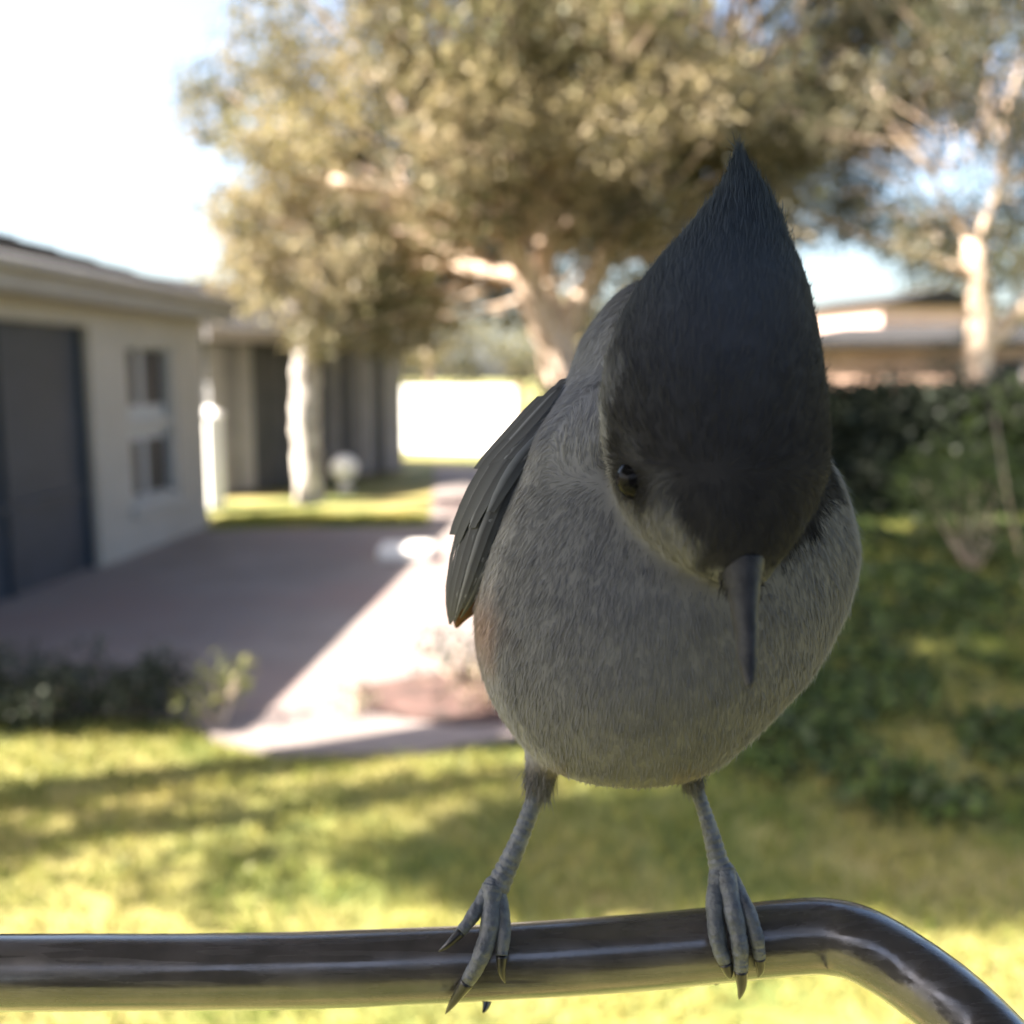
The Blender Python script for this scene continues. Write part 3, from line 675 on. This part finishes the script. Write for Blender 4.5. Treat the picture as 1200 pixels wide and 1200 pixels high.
leng = R.uniform(.0012, .0027, NB) * np.where(pv > 905, .75, 1) * (1 + 1.0 * sm(330, 200, pv))
near_bill = np.exp(-((pu - 865) / 50) ** 2 - ((pv - 665) / 30) ** 2); leng *= 1 - .75 * near_bill
fz = cards('fluff', P - Nn * .0002, fl, leng, R.uniform(.00007, .00014, NB), np.clip(cb * R.uniform(.93, 1.09, (NB, 1)), .004, .8), M['plum'], body, Nn=Nn)
tag(fz, kind='stuff')

# wings: a folded wing each side, with its own long feathers
def wing(rows, name='wing'):
    v, f = loft(rows, 28, 5); me = bpy.data.meshes.new('wing'); me.from_pydata([tuple(a) for a in v], [], f)
    a = me.color_attributes.new('plumage', 'FLOAT_COLOR', 'POINT')
    for i, p in enumerate(v):
        k = noise.noise(p * 500) * .02; u_, v_, d_ = bcoord(np.array(p)); t = sm(660, 700, v_)
        c = np.array((.07, .072, .08)) * (1 - t) + np.array((.085, .04, .03)) * t + k; a.data[i].color = (*np.clip(c, .01, 1), 1)
    return link('wing', me, M['plum'], bird, True)
lw_rows = [(446, 655, 676, .153, .003, .01), (480, 622, 672, .154, .008, .018), (515, 593, 658, .155, .0115, .026), (550, 566, 640, .156, .0135, .032), (600, 545, 618, .157, .0145, .036), (650, 533, 600, .158, .0138, .038),
           (690, 528, 582, .159, .012, .036), (712, 529, 564, .160, .009, .03), (726, 531, 547, .161, .005, .02), (735, 533, 538, .162, .001, .01)]
lwing = wing(lw_rows)
# left wing feathers: long narrow vanes following the wing's curve, slightly proud
lr = spline(lw_rows, 6)
def vane(parent, t0, i0, i1, wd, col, proud=.0005):
    idx = np.linspace(i0, i1, 9).astype(int); vv, ff, cc = [], [], []
    for j, i in enumerate(idx):
        py, xl, xr, dc, hf, hb = lr[i]; s = j / 8; ang = math.radians(t0 + 26 * s)      # 180 = outer edge, 90 = front
        ww = wd * math.sin(math.pi * min(max(.12 + .8 * s, 0), 1)) ** .6
        for k, e in enumerate((-1, 0, 1)):
            an = ang + e * ww; hw = (xr - xl) / 2 / F * dc + proud * (1.3 if k == 1 else .6); c = at((xl + xr) / 2, py, dc)
            vv.append(c + RT * hw * math.cos(an) - FW * (hf + proud) * math.sin(an)); cc.append(tuple(np.array(col) * (2.3 if k == 2 else (.6 if k == 1 else 1.0))) + (1,))
        if j: b = (j - 1) * 3; ff += [(b, b + 1, b + 4, b + 3), (b + 1, b + 2, b + 5, b + 4)]
    me = bpy.data.meshes.new('feather'); me.from_pydata([tuple(a) for a in vv], [], ff)
    a = me.color_attributes.new('plumage', 'FLOAT_COLOR', 'POINT')
    for i, c in enumerate(cc): a.data[i].color = c
    return link('feather', me, M['plum'], parent, True)
NL = len(lr) - 1
for q, (t0, i0, i1, wd) in enumerate([(60, 14, 36, .16), (72, 10, 40, .17), (84, 12, 43, .17), (96, 8, 46, .17), (108, 12, 48, .17), (120, 8, 50, .16), (134, 14, 51, .16), (148, 10, 50, .15), (66, 26, 44, .13), (90, 28, 48, .13)]):
    vane(lwing, t0, i0, min(i1, NL - 1), wd, (.075, .077, .088), .0005 + .00012 * (q % 3))
for q, (t0, i0, i1) in enumerate([(60, 3, 15), (80, 2, 17), (100, 3, 18), (122, 2, 20), (140, 4, 18), (70, 9, 24), (92, 11, 26), (114, 12, 28), (132, 13, 27)]):
    vane(lwing, t0, i0, i1, .24, (.085, .088, .098), .0011 + .0001 * (q % 3))
rw_rows = [(470, 880, 900, .162, .003, .01), (520, 900, 918, .165, .006, .02), (570, 920, 940, .168, .007, .026), (620, 935, 962, .171, .008, .03), (670, 935, 962, .174, .007, .03), (710, 930, 960, .178, .004, .02), (722, 935, 945, .18, .001, .01)]
rwing = wing(rw_rows)
# tail: six long feathers going back and down behind the body
for i in range(6):
    s = (i - 2.5) / 2.5; b0 = at(775, 700, .205) + RT * s * .004; b1 = b0 + (FW * .055 - UP * .022) + RT * s * .009 
    sd = RT * .0042; up = tb * (.0004 * (2.5 - abs(i - 2.5)))
    bm = bmesh.new(); L_ = 7; rows = []
    for j in range(L_):
        t = j / (L_ - 1); w_ = .5 + .5 * math.sin(min(t * 1.6, 1.57)); w_ *= 1 if t < .95 else .6
        c = b0.lerp(b1, t) + up; rows.append([bm.verts.new(c - sd * w_), bm.verts.new(c + UP * .0006), bm.verts.new(c + sd * w_)])
    for a_, b_ in zip(rows, rows[1:]):
        bm.faces.new((a_[0], a_[1], b_[1], b_[0])); bm.faces.new((a_[1], a_[2], b_[2], b_[1]))
    me = bpy.data.meshes.new('tail_feather'); bm.to_mesh(me); bm.free()
    a = me.color_attributes.new('plumage', 'FLOAT_COLOR', 'POINT')
    for k in range(len(me.vertices)): a.data[k].color = (.1, .105, .12, 1)
    link('tail_feather', me, M['plum'], bird, True)
# stray belly feather
bm = bmesh.new(); tube(bm, [at(*p) for p in ((800, 900, .153), (785, 911, .153), (768, 917, .1535), (748, 919, .154))], [.0006, .0005, .00035, .0001], 6); 
o = bmobj('loose_feather', bm, M['bill'], bird, True)

# bill
def bill_part(rows, name):
    v, f = loft(rows, 24, 6); return mesh(name, v, f, M['bill'], bird, True)
bill_part([(648, 838, 896, .1165, .0055, .004), (668, 844, 892, .1145, .0044, .0042), (690, 851, 889, .1125, .0034, .0034), (715, 857, 887, .1105, .0026, .0026), (745, 862, 887, .1085, .0022, .0022), (775, 865, 887, .1065, .0015, .0015), (797, 871, 885, .105, .0008, .0008), (806, 876, 880, .1045, .0002, .0002)], 'upper_bill')
bill_part([(655, 846, 886, .1195, .003, .003), (690, 852, 884, .1165, .0026, .0024), (725, 858, 884, .1135, .002, .0018), (760, 864, 884, .111, .0014, .0012), (785, 870, 883, .109, .0006, .0006)], 'lower_bill')
# bristles over the bill base and loose feathers round the thighs
def tuft(name, n, root, rr, tip, ln, col, spread):
    a, b = np.array(root), np.array(tip); Pp = a + (b - a) * R.uniform(0, .5, (n, 1)) + unit(n) * np.array(rr) * R.uniform(.5, 1, (n, 1))
    Dd = (b - a) / np.linalg.norm(b - a) + R.normal(size=(n, 3)) * spread; Dd /= np.linalg.norm(Dd, axis=1)[:, None]
    o = cards(name, Pp, Dd, R.uniform(.5, 1.2, n) * ln, R.uniform(.00007, .00014, n), np.array(col) * R.uniform(.8, 1.25, (n, 1)), M['plum'], bird); return tag(o, kind='stuff')
tuft('bristles', 900, at(866, 655, .1155), (.0026, .003, .0022), at(870, 700, .1125), .0030, (.02, .02, .024), .22)
tuft('thigh_feathers', 2600, at(637, 888, .1515), (.0024, .0024, .003), at(629, 938, .1512), .0036, (.12, .12, .125), .16)
tuft('thigh_feathers', 1500, at(808, 893, .1515), (.0018, .0018, .0018), at(815, 930, .1512), .0028, (.12, .12, .125), .16)
# eye
for (x, y, d, r) in ((746, 562, .1171, .0025), (935, 556, .128, .0026)):
    bm = bmesh.new(); bmesh.ops.create_uvsphere(bm, u_segments=28, v_segments=18, radius=r, matrix=Matrix.Translation(at(x, y, d))); bmobj('eye', bm, M['eye'], bird, True)

# legs, toes, claws
def leg(hip, mid, ank, r):
    pts = spline([hip, mid, ank], 30); p3 = [at(*p) for p in pts]; n = len(p3)
    rad = []
    for i in range(n):
        t = i / (n - 1); q = r[0] * (1 - t) ** 2 + r[1] * 2 * t * (1 - t) + r[2] * t * t
        rad.append(q * (1 + .17 * abs(math.sin(i * .75)) ** .5) * (1 if t < .9 else max(.35, 1 - (t - .9) * 6)))
    bm = bmesh.new(); tube(bm, p3, rad, 18); return bmobj('leg', bm, M['skin'], bird, True)
def toe(parent, pts, r0, r1, clawpts):
    P_ = spline(pts, 22); n = len(P_); bm = bmesh.new(); ph = random.uniform(0, 3)
    tube(bm, [at(*p) for p in P_], [.80 * (r0 + (r1 - r0) * i / (n - 1)) * min(1, .62 + 2.2 * i / n) * (1 + .10 * abs(math.sin(i * .16 + ph)) + .07 * abs(math.sin(i * .55)) ** .5) for i in range(n)], 14)
    o = bmobj('toe', bm, M['skin'], parent, True); 
    cps = spline([pts[-1]] + clawpts, 6); k = len(cps); b2 = bmesh.new()
    tube(b2, [at(*p) for p in cps], [r1 * .85 * (1 - i / (k - 1)) ** .7 + .00006 for i in range(k)], 10)
    nf = len(o.data.polygons); me2 = bpy.data.meshes.new('c'); b2.to_mesh(me2); b2.free()
    bmj = bmesh.new(); bmj.from_mesh(o.data); bmj.from_mesh(me2); bmj.faces.ensure_lookup_table()
    for f in bmj.faces[nf:]: f.material_index = 1
    bmj.to_mesh(o.data); bmj.free(); o.data.materials.append(M['claw']); bpy.data.meshes.remove(me2)
    for p in o.data.polygons: p.use_smooth = True
    return o
# left foot: tarsus then toes wrapping the front of the rod
l1 = leg((631, 925, .1515), (606, 990, .150), (577, 1052, .1485), (.00125, .00105, .0018))
toe(l1, [(580, 1030, .1488), (572, 1045, .1482), (553, 1075, .1462), (540, 1092, .1452)], .0016, .0009, [(526, 1106, .1444), (514, 1115, .1442)])
toe(l1, [(580, 1030, .1488), (577, 1046, .1480), (574, 1088, .1455), (562, 1125, .1437), (548, 1150, .1437)], .0021, .0012, [(534, 1170, .1442), (522, 1188, .1455)])
toe(l1, [(580, 1030, .1488), (583, 1046, .1484), (590, 1085, .1458), (588, 1120, .1440)], .0018, .0010, [(588, 1138, .1436), (592, 1152, .1440)])
toe(l1, [(580, 1052, .1500), (578, 1075, .1560), (574, 1120, .1590), (572, 1165, .1560)], .0017, .0010, [(570, 1178, .1525), (566, 1187, .1500)])
l2 = leg((814, 918, .1515), (832, 972, .150), (848, 1035, .1485), (.00095, .0009, .0017))
toe(l2, [(848, 1012, .1488), (842, 1030, .1482), (838, 1065, .1460), (842, 1105, .1440), (850, 1128, .1436)], .0019, .0012, [(854, 1140, .1438), (856, 1148, .1444)])
toe(l2, [(848, 1012, .1488), (850, 1026, .1480), (860, 1070, .1448), (867, 1110, .1431), (868, 1136, .1432)], .0020, .0012, [(869, 1156, .1438), (866, 1171, .1448)])
toe(l2, [(848, 1012, .1488), (856, 1030, .1484), (876, 1068, .1452), (887, 1100, .1436), (890, 1122, .1436)], .0017, .0010, [(891, 1136, .1440), (888, 1146, .1448)])
toe(l2, [(850, 1036, .1500), (852, 1058, .1560), (850, 1100, .1590), (846, 1135, .1570)], .0017, .0010, [(842, 1148, .1530), (838, 1154, .1500)])
